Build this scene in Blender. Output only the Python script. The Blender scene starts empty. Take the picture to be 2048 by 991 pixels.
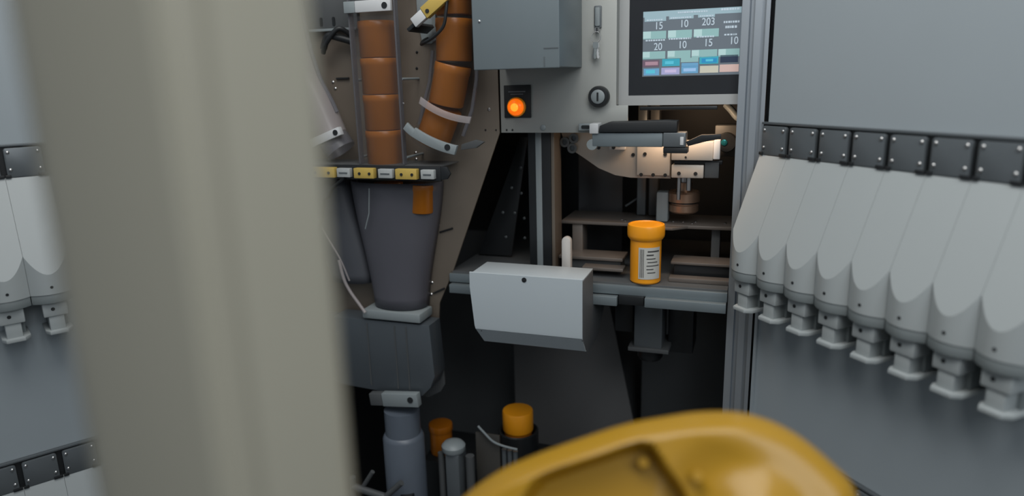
import bpy, bmesh, math, random
from mathutils import Matrix, Vector
from math import sin, cos, pi, radians

S = bpy.context.scene
COL = S.collection
rnd = random.Random(4)

# ------------------------------------------------------------------ camera
PITCH, ROLL = radians(13.6), radians(1.5)
cd = bpy.data.cameras.new('camera')
cam = bpy.data.objects.new('camera', cd)
COL.objects.link(cam)
cam.matrix_world = Matrix.Translation((0, 0, 1.45)) @ Matrix.Rotation(pi/2-PITCH, 4, 'X') @ Matrix.Rotation(-ROLL, 4, 'Z')
cd.sensor_width = 36
cd.lens = 36*1400/2048
cd.clip_start = .02
cd.dof.use_dof = True
cd.dof.focus_distance = 1.17
cd.dof.aperture_fstop = 1.75
S.camera = cam

# ------------------------------------------------------------------ world, lights, exposure
w = bpy.data.worlds.new('world'); S.world = w
w.use_nodes = True
w.node_tree.nodes['Background'].inputs['Color'].default_value = (.80, .90, 1, 1)
w.node_tree.nodes['Background'].inputs['Strength'].default_value = .21

def area(name, loc, target, sx, sy, power, color):
    ld = bpy.data.lights.new(name, 'AREA')
    ld.shape = 'RECTANGLE'; ld.size = sx; ld.size_y = sy; ld.energy = power; ld.color = color
    o = bpy.data.objects.new(name, ld); COL.objects.link(o)
    o.location = loc
    o.rotation_euler = (Vector(target)-Vector(loc)).to_track_quat('-Z', 'Y').to_euler()
    return o
area('ceiling_lamp_main', (-.12, .42, 2.40), (.25, .85, 1.0), 1.1, .8, 15, (1, .99, .96))
area('ceiling_lamp_side', (.50, -.52, 2.15), (-.05, .9, 1.2), .8, .8, 9.5, (.93, .97, 1))

S.view_settings.view_transform = 'Standard'
S.view_settings.look = 'None'
S.view_settings.gamma = 1
S.view_settings.use_curve_mapping = False
S.view_settings.exposure = 0.0

# ------------------------------------------------------------------ frames (a vertical plane each)
class Frame:
    def __init__(s, ox, oy, ang):
        s.m = Matrix.Translation((ox, oy, 0)) @ Matrix.Rotation(ang, 4, 'Z'); s.ang = ang
    def w(s, x, y, z): return s.m @ Vector((x, y, z))
FM = Frame(.1375, 1.2, math.atan2(-.334, .9426))           # machine front: x along it, y into it
FR = Frame(.4026, 1.1061, math.atan2(-.91848, .39548))     # dispenser wall on the right
FL = Frame(-.7640, 1.0766, math.atan2(.62676, .77921))     # dispenser wall on the left
FW = Frame(0, 0, 0)

# ------------------------------------------------------------------ materials
MATS = {}
def mat(name, color, rough=.5, metal=0., var=.06, scale=30., emit=0., alpha=1., bump=0., stretch=(1, 1, 1), trans=0., coat=0., spec=.5):
    if name in MATS: return MATS[name]
    m = bpy.data.materials.new(name); m.use_nodes = True
    nt = m.node_tree; b = nt.nodes['Principled BSDF']
    b.inputs['Roughness'].default_value = rough
    b.inputs['Metallic'].default_value = metal
    b.inputs['Specular IOR Level'].default_value = spec
    b.inputs['Transmission Weight'].default_value = trans
    b.inputs['Coat Weight'].default_value = coat
    b.inputs['Alpha'].default_value = alpha
    tc = nt.nodes.new('ShaderNodeTexCoord'); mp = nt.nodes.new('ShaderNodeMapping')
    mp.inputs['Scale'].default_value = stretch
    nz = nt.nodes.new('ShaderNodeTexNoise'); nz.inputs['Scale'].default_value = scale; nz.inputs['Detail'].default_value = 4
    nt.links.new(tc.outputs['Object'], mp.inputs['Vector']); nt.links.new(mp.outputs[0], nz.inputs['Vector'])
    mx = nt.nodes.new('ShaderNodeMix'); mx.data_type = 'RGBA'
    mx.inputs['A'].default_value = tuple(c*(1-var) for c in color)+(1,)
    mx.inputs['B'].default_value = tuple(min(1, c*(1+var)) for c in color)+(1,)
    nt.links.new(nz.outputs['Fac'], mx.inputs['Factor'])
    nt.links.new(mx.outputs['Result'], b.inputs['Base Color'])
    if bump:
        bp = nt.nodes.new('ShaderNodeBump'); bp.inputs['Strength'].default_value = bump; bp.inputs['Distance'].default_value = .001
        nt.links.new(nz.outputs['Fac'], bp.inputs['Height']); nt.links.new(bp.outputs[0], b.inputs['Normal'])
    if emit:
        b.inputs['Emission Color'].default_value = color+(1,); b.inputs['Emission Strength'].default_value = emit
    MATS[name] = m
    return m

white = mat('white_plastic', (.345, .375, .380), .42, var=.02, scale=12)
panelw = mat('white_painted_panel', (.31, .35, .375), .38, var=.04, scale=6)
band = mat('grey_plastic', (.18, .205, .21), .45, var=.03)
plate = mat('dark_grey_plate', (.115, .13, .14), .35, metal=.3, var=.12, scale=18)
black = mat('black_rubber', (.010, .012, .014), .5, var=.2)
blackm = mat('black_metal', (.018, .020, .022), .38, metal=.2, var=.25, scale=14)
darkgrey = mat('dark_grey_sheet', (.075, .080, .083), .45, var=.15, scale=8)
alu = mat('anodised_aluminium', (.42, .46, .50), .36, metal=.75, var=.05, scale=60, stretch=(1, 1, .05))
alubox = mat('painted_aluminium', (.18, .215, .232), .42, metal=.35, var=.07, scale=20, stretch=(1, 1, .25))
face = mat('grey_painted_sheet', (.33, .34, .325), .5, metal=.3, var=.07, scale=9)
back_br = mat('brown_grey_steel', (.185, .155, .125), .45, metal=.4, var=.15, scale=7)
steel = mat('polished_steel', (.50, .50, .50), .32, metal=1, var=.05)
clampw = mat('white_clamp', (.52, .53, .54), .4, var=.03)
clampg = mat('grey_clamp', (.22, .25, .26), .45, var=.03)
beige = mat('warm_nickel_plate', (.50, .46, .41), .42, metal=.25, var=.06)
tray = mat('dull_steel_tray', (.17, .15, .135), .42, metal=.4, var=.2, scale=18)
column = mat('beige_enamel', (.355, .335, .268), .45, var=.03, scale=3)
yellow = mat('yellow_enamel', (.345, .188, .010), .36, var=.06, scale=8, coat=.12, spec=.4)
sensy = mat('yellow_sensor', (.48, .34, .08), .5, var=.1)
sensw = mat('white_connector', (.36, .38, .38), .5, var=.1)
amber = mat('amber_plastic', (.40, .125, .006), .34, var=.12, scale=25, trans=.1)
amber_b = mat('bright_amber_plastic', (.85, .33, .012), .35, var=.08, scale=25)
smoke = mat('smoked_plastic', (.13, .13, .145), .35, alpha=.62, var=.1, scale=10)
clear = mat('clear_plastic', (.12, .11, .11), .22, alpha=.13, var=.05)
frost = mat('frosted_plastic', (.42, .38, .38), .28, alpha=.45, var=.05)
bluecyl = mat('blue_grey_plastic', (.10, .12, .15), .4, var=.08)
label_m = mat('paper_label', (.50, .50, .47), .6, var=.03)
ink = mat('label_ink', (.06, .06, .06), .6)
brass = mat('copper_metal', (.40, .26, .18), .38, metal=.8, var=.1)
glow = mat('glowing_orange_lens', (1., .16, .004), .3, emit=.75, var=.02)
glow2 = mat('glowing_amber_core', (1., .42, .03), .3, emit=.85, var=.02)
cyanl = mat('cyan_glint_glass', (.03, .25, .30), .08, metal=.6, var=.3)  # cyan reflection in the lens, painted as the glass colour

# ------------------------------------------------------------------ mesh builder
class MB:
    """collects shapes in frame coordinates and links them as ONE mesh object"""
    def __init__(s): s.bm = bmesh.new(); s.mats = []; s.mi = 0
    def use(s, m):
        if m not in s.mats: s.mats.append(m)
        s.mi = s.mats.index(m); return s
    def _paint(s, n0):
        s.bm.faces.ensure_lookup_table()
        for f in s.bm.faces[n0:]: f.material_index = s.mi
    def box(s, x0, x1, y0, y1, z0, z1, bev=0, seg=2, m=None):
        n0 = len(s.bm.faces)
        mt = Matrix.Translation(((x0+x1)/2, (y0+y1)/2, (z0+z1)/2)) @ Matrix.Diagonal((abs(x1-x0), abs(y1-y0), abs(z1-z0), 1))
        if m is not None: mt = m @ mt
        r = bmesh.ops.create_cube(s.bm, size=1, matrix=mt)
        if bev:
            es = list({e for v in r['verts'] for e in v.link_edges})
            bmesh.ops.bevel(s.bm, geom=es, offset=bev, segments=seg, affect='EDGES', profile=.5)
        s._paint(n0); return s
    def prism(s, pts, y0, y1, bev=0, seg=2, m=None, axis='y'):
        """outline in x,z pulled from y0 to y1 (axis 'x': outline in y,z; axis 'z': outline in x,y)"""
        n0 = len(s.bm.faces)
        def P(a, b, c):
            v = {'y': (a, c, b), 'x': (c, a, b), 'z': (a, b, c)}[axis]
            v = Vector(v); return m @ v if m is not None else v
        A = [s.bm.verts.new(P(a, b, y0)) for a, b in pts]
        B = [s.bm.verts.new(P(a, b, y1)) for a, b in pts]
        n = len(pts)
        fs = [s.bm.faces.new(A), s.bm.faces.new(B[::-1])]
        for i in range(n): fs.append(s.bm.faces.new((A[i], B[i], B[(i+1) % n], A[(i+1) % n])))
        bmesh.ops.recalc_face_normals(s.bm, faces=fs)
        if bev:
            es = [e for f in fs[:2] for e in f.edges]
            bmesh.ops.bevel(s.bm, geom=es, offset=bev, segments=seg, affect='EDGES', profile=.5)
        s._paint(n0); return s
    def lathe(s, prof, base, axis=(0, 0, 1), n=28):
        """prof: (radius, height) from bottom to top along axis from base"""
        n0 = len(s.bm.faces)
        q = Vector((0, 0, 1)).rotation_difference(Vector(axis).normalized()).to_matrix()
        base = Vector(base); rings = []
        for r, h in prof:
            rings.append([s.bm.verts.new(base + q @ Vector((max(r, 1e-5)*cos(2*pi*k/n), max(r, 1e-5)*sin(2*pi*k/n), h))) for k in range(n)])
        for a, b in zip(rings, rings[1:]):
            for k in range(n): s.bm.faces.new((a[k], a[(k+1) % n], b[(k+1) % n], b[k]))
        s.bm.faces.new(rings[0][::-1]); s.bm.faces.new(rings[-1])
        s._paint(n0); return s
    def cyl(s, p0, p1, r, n=20, ch=.0):
        d = Vector(p1)-Vector(p0); L = d.length
        prof = [(r, 0), (r, L)] if not ch else [(r-ch, 0), (r, ch), (r, L-ch), (r-ch, L)]
        return s.lathe(prof, p0, d, n)
    def tube(s, path, r, n=12, ry=None, cap=True):
        n0 = len(s.bm.faces); P = [Vector(p) for p in path]; rings = []; up = None
        for i, p in enumerate(P):
            t = (P[min(i+1, len(P)-1)]-P[max(i-1, 0)]).normalized()
            if up is None: up = Vector((0, 1, 0)) if abs(t.y) < .9 else Vector((1, 0, 0))
            side = t.cross(up).normalized(); up = side.cross(t).normalized()
            rings.append([s.bm.verts.new(p + side*r*cos(2*pi*k/n) + up*(ry or r)*sin(2*pi*k/n)) for k in range(n)])
        for a, b in zip(rings, rings[1:]):
            for k in range(n): s.bm.faces.new((a[k], a[(k+1) % n], b[(k+1) % n], b[k]))
        if cap: s.bm.faces.new(rings[0][::-1]); s.bm.faces.new(rings[-1])
        s._paint(n0); return s
    def build(s, name, material=None, parent=None, smooth=True, off=None, sharp=38):
        bmesh.ops.recalc_face_normals(s.bm, faces=s.bm.faces[:])
        if off is None and parent is not None: off = ORG.get(parent.name, Vector())
        if off is not None and off.length: bmesh.ops.translate(s.bm, verts=s.bm.verts[:], vec=-off)
        me = bpy.data.meshes.new(name); s.bm.to_mesh(me); s.bm.free()
        for m in (s.mats or [material]): me.materials.append(m)
        if smooth:
            me.polygons.foreach_set('use_smooth', [True]*len(me.polygons))
            me.set_sharp_from_angle(angle=radians(sharp))
        o = bpy.data.objects.new(name, me); COL.objects.link(o)
        if parent: o.parent = parent; ORG[o.name] = off if off is not None else Vector()
        return o
ORG = {}
def catmull(pts, k=8):
    P = [Vector(p) for p in pts]; out = []
    for i in range(len(P)-1):
        a, b, c, d = P[max(i-1, 0)], P[i], P[i+1], P[min(i+2, len(P)-1)]
        for j in range(k):
            t = j/k
            out.append(.5*((2*b)+(c-a)*t+(2*a-5*b+4*c-d)*t*t+(3*b-a-3*c+d)*t**3))
    out.append(P[-1]); return out
def rrect(x0, x1, z0, z1, r, n=5):
    o = []
    for cx, cz, a0 in ((x1-r, z1-r, 0), (x0+r, z1-r, 90), (x0+r, z0+r, 180), (x1-r, z0+r, 270)):
        for k in range(n+1):
            a = radians(a0+90*k/n); o.append((cx+r*cos(a), cz+r*sin(a)))
    return o
def thing(name, label, cat, frame, loc, group=None):
    """an Empty at the thing's base; loc in the frame's coordinates"""
    o = bpy.data.objects.new(name, None); COL.objects.link(o)
    o.empty_display_size = .02
    o.location = frame.w(*loc); o.rotation_euler = (0, 0, frame.ang)
    o['label'] = label; o['category'] = cat
    if group: o['group'] = group
    ORG[o.name] = Vector(loc)
    return o
def solo(mb, name, material, label, cat, frame, loc, group=None):
    """a thing that is one mesh"""
    o = mb.build(name, material, off=Vector(loc))
    o.location = frame.w(*loc); o.rotation_euler = (0, 0, frame.ang)
    o['label'] = label; o['category'] = cat
    if group: o['group'] = group
    return o
def struct(mb, name, material, frame, smooth=False):
    o = mb.build(name, material, smooth=smooth)
    o.matrix_world = frame.m; o['kind'] = 'structure'
    return o
def move(o, du, dz):
    d = FM.m.to_3x3() @ Vector((du, 0, dz))
    o.location = o.location + d
def dup(root, frame, loc, label=None, group=None):
    r = root.copy(); COL.objects.link(r)
    r.location = frame.w(*loc); r.rotation_euler = (0, 0, frame.ang)
    if label: r['label'] = label
    if group: r['group'] = group
    for ch in list(root.children):
        c = ch.copy(); COL.objects.link(c); c.parent = r
        for g in ch.children:
            d = g.copy(); COL.objects.link(d); d.parent = c
    return r

# ------------------------------------------------------------------ room shell
floor_m = mat('grey_vinyl_floor', (.10, .10, .10), .5, var=.15, scale=3)
wall_m = mat('dark_wall_paint', (.07, .075, .08), .6, var=.05, scale=2)
struct(MB().box(-2.2, 2.2, -1.2, 2.6, -.05, 0), 'floor', floor_m, FW)
struct(MB().box(-2.2, 2.2, 2.45, 2.5, 0, 2.6), 'wall_back', wall_m, FW)
struct(MB().box(.004, 1.05, .0, .02, 0, 2.1).box(.004, .010, -.004, 0, .1, 1.315), 'wall_right', panelw, FR)
struct(MB().box(-.62, .42, .0, .02, 0, 2.1), 'wall_left', panelw, FL)

# ------------------------------------------------------------------ dispensers
PITCH_D = .0563
def dispenser_proto():
    t = thing('pill_dispenser', '', 'dispenser', FR, (0, 0, 0), 'x')
    # the thing's origin: wall plane, left edge of the unit, z of the top of its plate (0 = top)
    W = PITCH_D; g = .0002
    wc, wm = .0560, .0685                    # how far the sides and the middle of the front stand out
    N = 22; zt = -.0500; k = 2.5; w0 = .0105; zb = -.241
    mb = MB()
    foot = [(g, -.001), (g, -w0)]
    for i in range(N+1):
        a = pi*i/N
        x = W/2 - (W/2-g)*cos(a); y = -(wc+(wm-wc)*(1-(2*x/W-1)**2))
        foot.append((x, y))
    foot += [(W-g, -w0), (W-g, -.001)]
    bm = mb.bm
    top = [bm.verts.new((x, y, zt - k*max(0, -y-w0))) for x, y in foot]
    bot = [bm.verts.new((x, y, zb+.0145)) for x, y in foot]
    n = len(foot)
    f = [bm.faces.new(top[1:-1]), bm.faces.new((top[0], top[1], top[-2], top[-1])), bm.faces.new(bot[::-1])]
    for i in range(n): f.append(bm.faces.new((top[i], bot[i], bot[(i+1) % n], top[(i+1) % n])))
    mb.mats = [white]; mb.build('chute_cover', white, t, sharp=17)
    # band below the cover, a little set back
    f2 = [(W/2+(x-W/2)*.985, y*.985) for x, y in foot]
    MB().prism(f2, zb, zb+.0142, .0008, axis='z').build('lower_band', band, t)
    # hole in the front of the cover
    MB().cyl((W/2, -wm+.003, -.215), (W/2, -wm-.0004, -.215), .0022, 12).build('screw_hole', blackm, t)
    # outlet block with its own hole
    b = MB().box(W/2-.0165, W/2+.0165, -wm+.010, -wm+.040, zb-.023, zb-.0005, .002).build('outlet_block', white, t)
    MB().cyl((W/2-.003, -wm+.0125, zb-.011), (W/2-.003, -wm+.0096, zb-.011), .0028, 12).build('outlet_hole', blackm, b)
    MB().box(W/2-.0105, W/2+.0105, -wm+.013, -wm+.038, zb-.046, zb-.022, .0015).build('outlet_stem', white, t)
    fl = [(W/2-.017, -.003), (W/2-.017, -wm+.016), (W/2-.012, -wm+.006), (W/2+.012, -wm+.006), (W/2+.020, -wm+.016), (W/2+.020, -.003)]
    MB().prism(fl, zb-.051, zb-.045, .001, axis='z').build('outlet_foot', white, t)
    MB().box(W/2-.010, W/2+.016, -wm+.034, -.001, zb-.0455, zb-.001, .001).build('back_bracket', band, t)
    # dark plate with four screws on top of the cover
    pl = MB().prism(rrect(.0035, W-.0045, -.0495, -.0050, .004), -.0115, -.005, .0008).build('hinge_plate', plate, t)
    for sx in (.0085, W-.0095):
        for sz in (-.0115, -.038):
            MB().lathe([(.0026, 0), (.0026, .0008), (.0016, .0018), (.0003, .0021)], (sx, -.0115, sz), (0, -1, 0), 12).build('screw', steel, pl)
    # black latch tongue in the gap between two plates
    for a_, b_ in ((W-.0135, W-.0006), (.0006, .0080)):
        MB().box(a_, b_, -.0138, -.0117, -.0498, -.0450, .0005).build('latch_tongue', black, t)
    return t
proto = dispenser_proto()
ords = ['first', 'second', 'third', 'fourth', 'fifth', 'sixth', 'seventh', 'eighth', 'ninth', 'tenth', 'eleventh']
def place(i, frame, x, z, label, group):
    global first
    if first:
        first = False
        proto.location = frame.w(x, 0, z); proto.rotation_euler = (0, 0, frame.ang)
        proto['label'] = label; proto['group'] = group
    else: dup(proto, frame, (x, 0, z), label, group)
first = True
for i in range(8):
    lb = ('white sloped dispenser in the right bank beside the aluminium post' if i == 0 else
          'white sloped dispenser in the right bank, %s one counted from the aluminium post' % ords[i])
    place(i, FR, .0005+i*PITCH_D, 1.374, lb, 'white dispensers in the right bank')
for i, wd in ((2, 'leftmost'), (3, 'middle'), (4, 'rightmost')):
    place(i, FR, .0005+i*PITCH_D, .871, 'low white dispenser behind the yellow arm, %s of three at the bottom edge' % wd,
          'white dispensers in the low right row')
for i, wd in ((0, 'cut by the left frame edge'), (1, 'touching the beige column')):
    place(i, FL, -.067+i*PITCH_D, 1.372, 'upper white dispenser at the left, %s' % wd, 'white dispensers in the upper left row')
for i, wd in ((-1, 'cut by the left frame edge'), (0, 'the middle one of three'), (1, 'partly behind the beige column')):
    place(i, FL, -.067+i*PITCH_D, .868, 'low white dispenser in the bottom left corner, %s' % wd, 'white dispensers in the lower left row')
def bank_rail(frame, x0, x1, z, label):
    mb = MB().use(blackm).box(x0, x1, -.0045, -.0002, z-.0495, z-.001)
    mb.use(plate).box(x0, x1, -.0085, -.0002, z-.003, z+.0005, .0006)
    solo(mb, 'mounting_rail', None, label, 'rail', frame, (x0, 0, z), 'dark mounting rails of the dispenser banks')
bank_rail(FR, -.001, 1.0, 1.374, 'dark rail along the top of the right dispenser bank')
bank_rail(FR, -.001, 1.0, .871, 'dark rail of the low right row behind the yellow arm')
bank_rail(FL, -.6, .4, 1.372, 'dark rail at the left edge above the upper white dispensers')
bank_rail(FL, -.6, .4, .868, 'dark rail at the bottom left above the lower dispensers')

# ------------------------------------------------------------------ machine cabinet
cab = thing('machine_cabinet', 'grey filling machine cabinet with a dark open bay behind the orange vial', 'machine', FM, (0, 0, 0))
# face sheet with the seam; the bay opens below z 1.357
MB().prism([(-.1605, 1.357), (-.1605, 2.05), (.0440, 2.05), (.0440, 1.402), (.064, 1.402), (.064, 1.357)], 0, .004, .0006).build('front_sheet', face, cab)
# tube back plate with slanted right edge
MB().prism([(-.80, .99), (-.80, 2.05), (-.1635, 2.05), (-.1635, 1.357), (-.268, 1.092), (-.298, 1.03), (-.302, .99)], 0, .004, .0006).build('back_plate', back_br, cab)
MB().prism([(-.80, .83), (-.80, .989), (-.302, .989), (-.296, .86), (-.306, .842), (-.335, .825), (-.36, .83)], .001, .005, .0006).build('lower_plate', darkgrey, cab)
MB().box(.0415, .0438, .0045, .040, 1.4025, 2.04).build('recess_side', face, cab)
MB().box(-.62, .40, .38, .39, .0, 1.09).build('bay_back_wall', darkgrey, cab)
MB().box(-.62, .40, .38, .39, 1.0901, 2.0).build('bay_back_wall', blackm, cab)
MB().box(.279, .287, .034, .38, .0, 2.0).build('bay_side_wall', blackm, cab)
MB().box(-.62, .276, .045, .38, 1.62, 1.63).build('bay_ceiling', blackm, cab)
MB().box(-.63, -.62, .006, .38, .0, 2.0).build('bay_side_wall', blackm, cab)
# inner aluminium post
p = MB().box(-.1215, -.0785, .03, .07, 1.097, 1.50, .0012)
p.use(black)
p.build('inner_post', alu, cab)
MB().box(-.1065, -.0955, .0285, .031, 1.097, 1.47, .0003).build('post_groove', clampg, cab)
MB().box(-.0775, -.0715, .028, .075, 1.097, 1.47, .0006).build('post_flange', back_br, cab)
# table with two stepped front rails
MB().box(-.272, .2355, .0, .36, 1.083, 1.0965, .0008).build('table_top', darkgrey, cab)
MB().box(-.272, .2355, -.006, .006, 1.076, 1.0925, .001).build('table_edge', alubox, cab)
MB().box(-.268, .052, -.018, -.004, 1.058, 1.0745, .001).build('front_rail', alubox, cab)
MB().box(.10, .2345, -.018, -.004, 1.060, 1.0765, .001).build('front_rail', alubox, cab)
MB().box(.054, .098, -.012, -.002, 1.060, 1.0765, .001).build('rail_joint', blackm, cab)
# shelf plate at the back of the bay, with lit edge and screws
sh = MB().box(-.075, .272, .085, .19, 1.180, 1.186, .0008).prism([(.10, .0625), (.135, .0625), (.165, .09), (.165, .12), (.07, .12), (.08, .065)], 1.1805, 1.185, .0005, axis='z').build('shelf_plate', tray, cab)
for sx, sy in ((.035, .115), (.043, .105), (.13, .115), (.148, .115), (.17, .12), (.222, .118), (.165, .105)):
    MB().lathe([(.003, 0), (.003, .001), (.001, .002)], (sx, sy, 1.186), n=10).build('shelf_screw', steel, sh)
MB().box(-.055, -.035, .09, .13, 1.097, 1.179, .001).build('shelf_leg', tray, cab)
MB().box(.20, .215, .10, .13, 1.097, 1.179, .001).build('shelf_leg', darkgrey, cab)
MB().box(.255, .27, .10, .13, 1.097, 1.179, .001).build('shelf_leg', darkgrey, cab)
# sliding trays on the table
for x0, x1, y0, y1, z0, z1, mm in ((-.07, .05, .045, .10, 1.122, 1.128, tray), (-.02, .055, .022, .05, 1.109, 1.115, tray), (-.065, .045, .055, .095, 1.0968, 1.121, darkgrey),
                                 (.135, .25, .05, .10, 1.122, 1.127, tray), (.14, .25, .055, .095, 1.0968, 1.121, blackm), (.135, .262, .024, .045, 1.0968, 1.105, tray)):
    MB().box(x0, x1, y0, y1, z0, z1, .0012).build('tray_plate', mm, cab)
# left side bracket seen through the bay opening
MB().prism([(-.262, 1.10), (-.20, 1.25), (-.165, 1.34), (-.15, 1.34), (-.19, 1.10)], .12, .125, .0006).build('side_bracket', blackm, cab)
for bx, bz in ((-.205, 1.19), (-.185, 1.24), (-.18, 1.19), (-.165, 1.28), (-.165, 1.23), (-.16, 1.18), (-.16, 1.14), (-.2, 1.14), (-.14, 1.31)):
    MB().lathe([(.003, 0), (.003, .001), (.001, .002)], (bx, .118, bz), (0, -1, 0), 10).build('bracket_screw', plate, cab)
# small bolts and holes on the sheets
for bx, bz, r, mm in ((-.083, 1.366, .0052, clampg), (-.150, 1.362, .0016, blackm), (-.139, 1.362, .0016, blackm), (-.19, 1.362, .0016, blackm), (-.17, 1.362, .0014, blackm),
                  (-.317, 1.500, .0024, blackm), (-.319, 1.472, .0024, blackm), (-.283, 1.455, .003, steel), (-.286, 1.430, .003, steel), (-.182, 1.398, .003, steel),
                  (-.352, 1.410, .003, steel), (-.419, 1.318, .003, steel), (-.417, 1.308, .003, steel), (-.331, 1.320, .003, steel), (-.331, 1.308, .003, steel), (-.277, 1.303, .0028, steel),
                  (-.497, 1.452, .003, steel), (-.493, 1.440, .003, steel), (-.292, 1.185, .003, steel), (-.297, 1.170, .003, steel), (-.312, 1.070, .003, steel), (-.315, 1.046, .003, steel), (-.405, 1.073, .003, steel)):
    MB().lathe([(r, 0), (r, .0008), (r*.5, .0022)], (bx, -.0002, bz), (0, -1, 0), 12).build('bolt', mm, cab)
for x0, z0, x1, z1 in ((-.289, 1.171, -.262, 1.180), (-.309, 1.049, -.285, 1.061)):
    MB().tube([(x0, -.002, z0), (x1, -.002, z1)], .0018, 8).build('slot', blackm, cab)
MB().tube([(-.46, -.003, 1.458), (-.487, -.003, 1.458)], .002, 8).build('slot', blackm, cab)

# outer aluminium post between machine and right bank: extrusion with T-slots
def extrusion(x0, x1, y0, y1):
    xm, ym = (x0+x1)/2, (y0+y1)/2; s, d = .0035, .0075
    return [(x0, y0), (x0+.011, y0), (x0+.011, y0+.003), (x0+.0135, y0+d), (x0+.019, y0+d), (x0+.019, y0),
            (x0+.029, y0), (x0+.029, y0+d), (x1-.006, y0+d), (x1-.006, y0),
            (x1, y0), (x1, ym-s), (x1-d, ym-s), (x1-d, ym+s), (x1, ym+s), (x1, y1), (x0, y1), (x0, ym+s), (x0+d, ym+s), (x0+d, ym-s), (x0, ym-s)]
solo(MB().prism(extrusion(.2365, .2775, .0015, .0205), .0, 2.05, .0, axis='z'), 'aluminium_post', alu,
     'tall grooved aluminium post between the touchscreen and the right bank', 'post', FM, (.257, .011, 0))

# ------------------------------------------------------------------ grey control box
t = thing('control_box', 'grey sheet metal box hanging above the lit orange button', 'box', FM, (-.10, 0, 1.466))
MB().box(-.1500, -.0130, -.1435, -.1402, 1.4635, 1.70, .0015, 3).build('cover', alubox, t)
MB().box(-.1495, -.0135, -.140, -.0005, 1.4650, 1.70, .0015).build('housing', alubox, t)
MB().box(-.0370, -.0355, -.1442, -.1432, 1.466, 1.480).build('seam', plate, t)
MB().box(-.0370, -.0145, -.1442, -.1432, 1.4915, 1.4930).build('seam', plate, t)
MB().lathe([(.002, 0), (.002, .001), (.001, .0016)], (-.138, -.1435, 1.535), (0, -1, 0), 10).build('rivet', steel, t)

# ------------------------------------------------------------------ lit push button
t = thing('push_button', 'glowing orange round push button on a black square plate', 'button', FM, (-.128, 0, 1.383))
MB().box(-.1525, -.1035, -.003, -.0004, 1.383, 1.4385, .0008).build('button_plate', black, t)
MB().box(-.144, -.113, -.0036, -.003, 1.4265, 1.4285).box(-.14, -.117, -.0036, -.003, 1.4225, 1.424).build('plate_marking', plate, t)
MB().lathe([(.0168, 0), (.0168, .004), (.0150, .0055)], (-.1290, -.0032, 1.4015), (0, -1, 0), 32).build('collar', amber_b, t)
MB().lathe([(.0142, 0), (.0142, .003), (.0125, .006), (.009, .008), (.0003, .0088)], (-.1290, -.0087, 1.4015), (0, -1, 0), 32).build('button_lens', glow, t)
MB().lathe([(.0075, 0), (.0060, .0015), (.0003, .0024)], (-.1290, -.0164, 1.4015), (0, -1, 0), 24).build('lamp_core', glow2, t)

# ------------------------------------------------------------------ latch, keys, lock knob
t = thing('latch_handle', 'small flat steel latch above the hanging keys', 'latch', FM, (.0135, 0, 1.525))
MB().prism(rrect(.0075, .0195, 1.526, 1.561, .002), -.004, -.0004, .0008).build('latch_plate', plate, t)
MB().prism(rrect(.0095, .0175, 1.529, 1.558, .002), -.007, -.004, .0008).build('latch_lever', clampg, t)
MB().cyl((.0135, -.004, 1.5235), (.0135, -.010, 1.5235), .0042, 16).build('key_barrel', steel, t)
MB().box(.0125, .0145, -.0108, -.0100, 1.5205, 1.5265).build('key_slot', black, t)
t = thing('key_bunch', 'small bunch of keys hanging from the steel latch', 'keys', FM, (.0135, -.008, 1.480))
ring = [(.0125+.0075*cos(a), -.0125+.0015*sin(a), 1.5115+.0085*sin(a)) for a in [2*pi*k/18 for k in range(19)]]
MB().tube(ring, .0008, 6, cap=False).build('key_ring', steel, t)
def key(x0, rz, mm, yy):
    m = Matrix.Translation((.0125, yy, 1.504)) @ Matrix.Rotation(rz, 4, 'Y')
    mb = MB()
    mb.prism([(x*.9, z) for x, z in rrect(-.0048, .0048, -.010, .0, .003)], -.0009, .0009, 0, m=m)
    mb.prism([(-.0022, -.0095), (.0022, -.0095), (.0022, -.014), (.0012, -.016), (.0022, -.018), (.001, -.021), (.0018, -.024), (0, -.027), (-.0022, -.025)], -.0007, .0007, m=m)
    mb.build('key', mm, t)
key(0, .22, steel, -.010); key(0, -.18, clampw, -.0125); key(0, .02, clampg, -.0145)
t = thing('lock_knob', 'round black lock knob with a steel face left of the touchscreen', 'knob', FM, (.0165, 0, 1.417))
MB().lathe([(.0175, 0), (.0175, .010), (.0160, .013), (.0135, .0135)], (.0165, -.0004, 1.417), (0, -1, 0), 32).build('knob_ring', blackm, t)
MB().lathe([(.0115, 0), (.0115, .0022), (.0095, .0035)], (.0165, -.0135, 1.417), (0, -1, 0), 32).build('lock_barrel', clampg, t)
MB().box(.0150, .0180, -.0176, -.0168, 1.410, 1.424).build('key_slot', black, t)

# ------------------------------------------------------------------ touchscreen
t = thing('touchscreen', 'touchscreen in a light grey frame showing blue tiles and numbers', 'monitor', FM, (.16, 0, 1.403))
fr = MB()
fx0, fx1, fz0, fz1, bx0, bx1, bz0, bz1 = .0440, .2740, 1.4008, 1.62, .0607, .259, 1.4169, 1.605
for a in ((fx0, bx0, fz0, fz1), (bx1, fx1, fz0, fz1), (bx0, bx1, fz0, bz0), (bx0, bx1, bz1, fz1)):
    fr.box(a[0], a[1], .0212, .040, a[2], a[3])
fr.build('screen_frame', mat('screen_frame_paint', (.36, .37, .37), .45, var=.03), t)
sx0, sx1, sz0, sz1 = .0830, .2405, 1.4472, 1.5495
bz = MB()
for a in ((bx0, sx0, bz0, bz1), (sx1, bx1, bz0, bz1), (sx0, sx1, bz0, sz0), (sx0, sx1, sz1, bz1)):
    bz.box(a[0], a[1], .0222, .040, a[2], a[3])
bz.build('screen_bezel', mat('black_glass', (.022, .024, .028), .22, var=.1), t)
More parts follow.
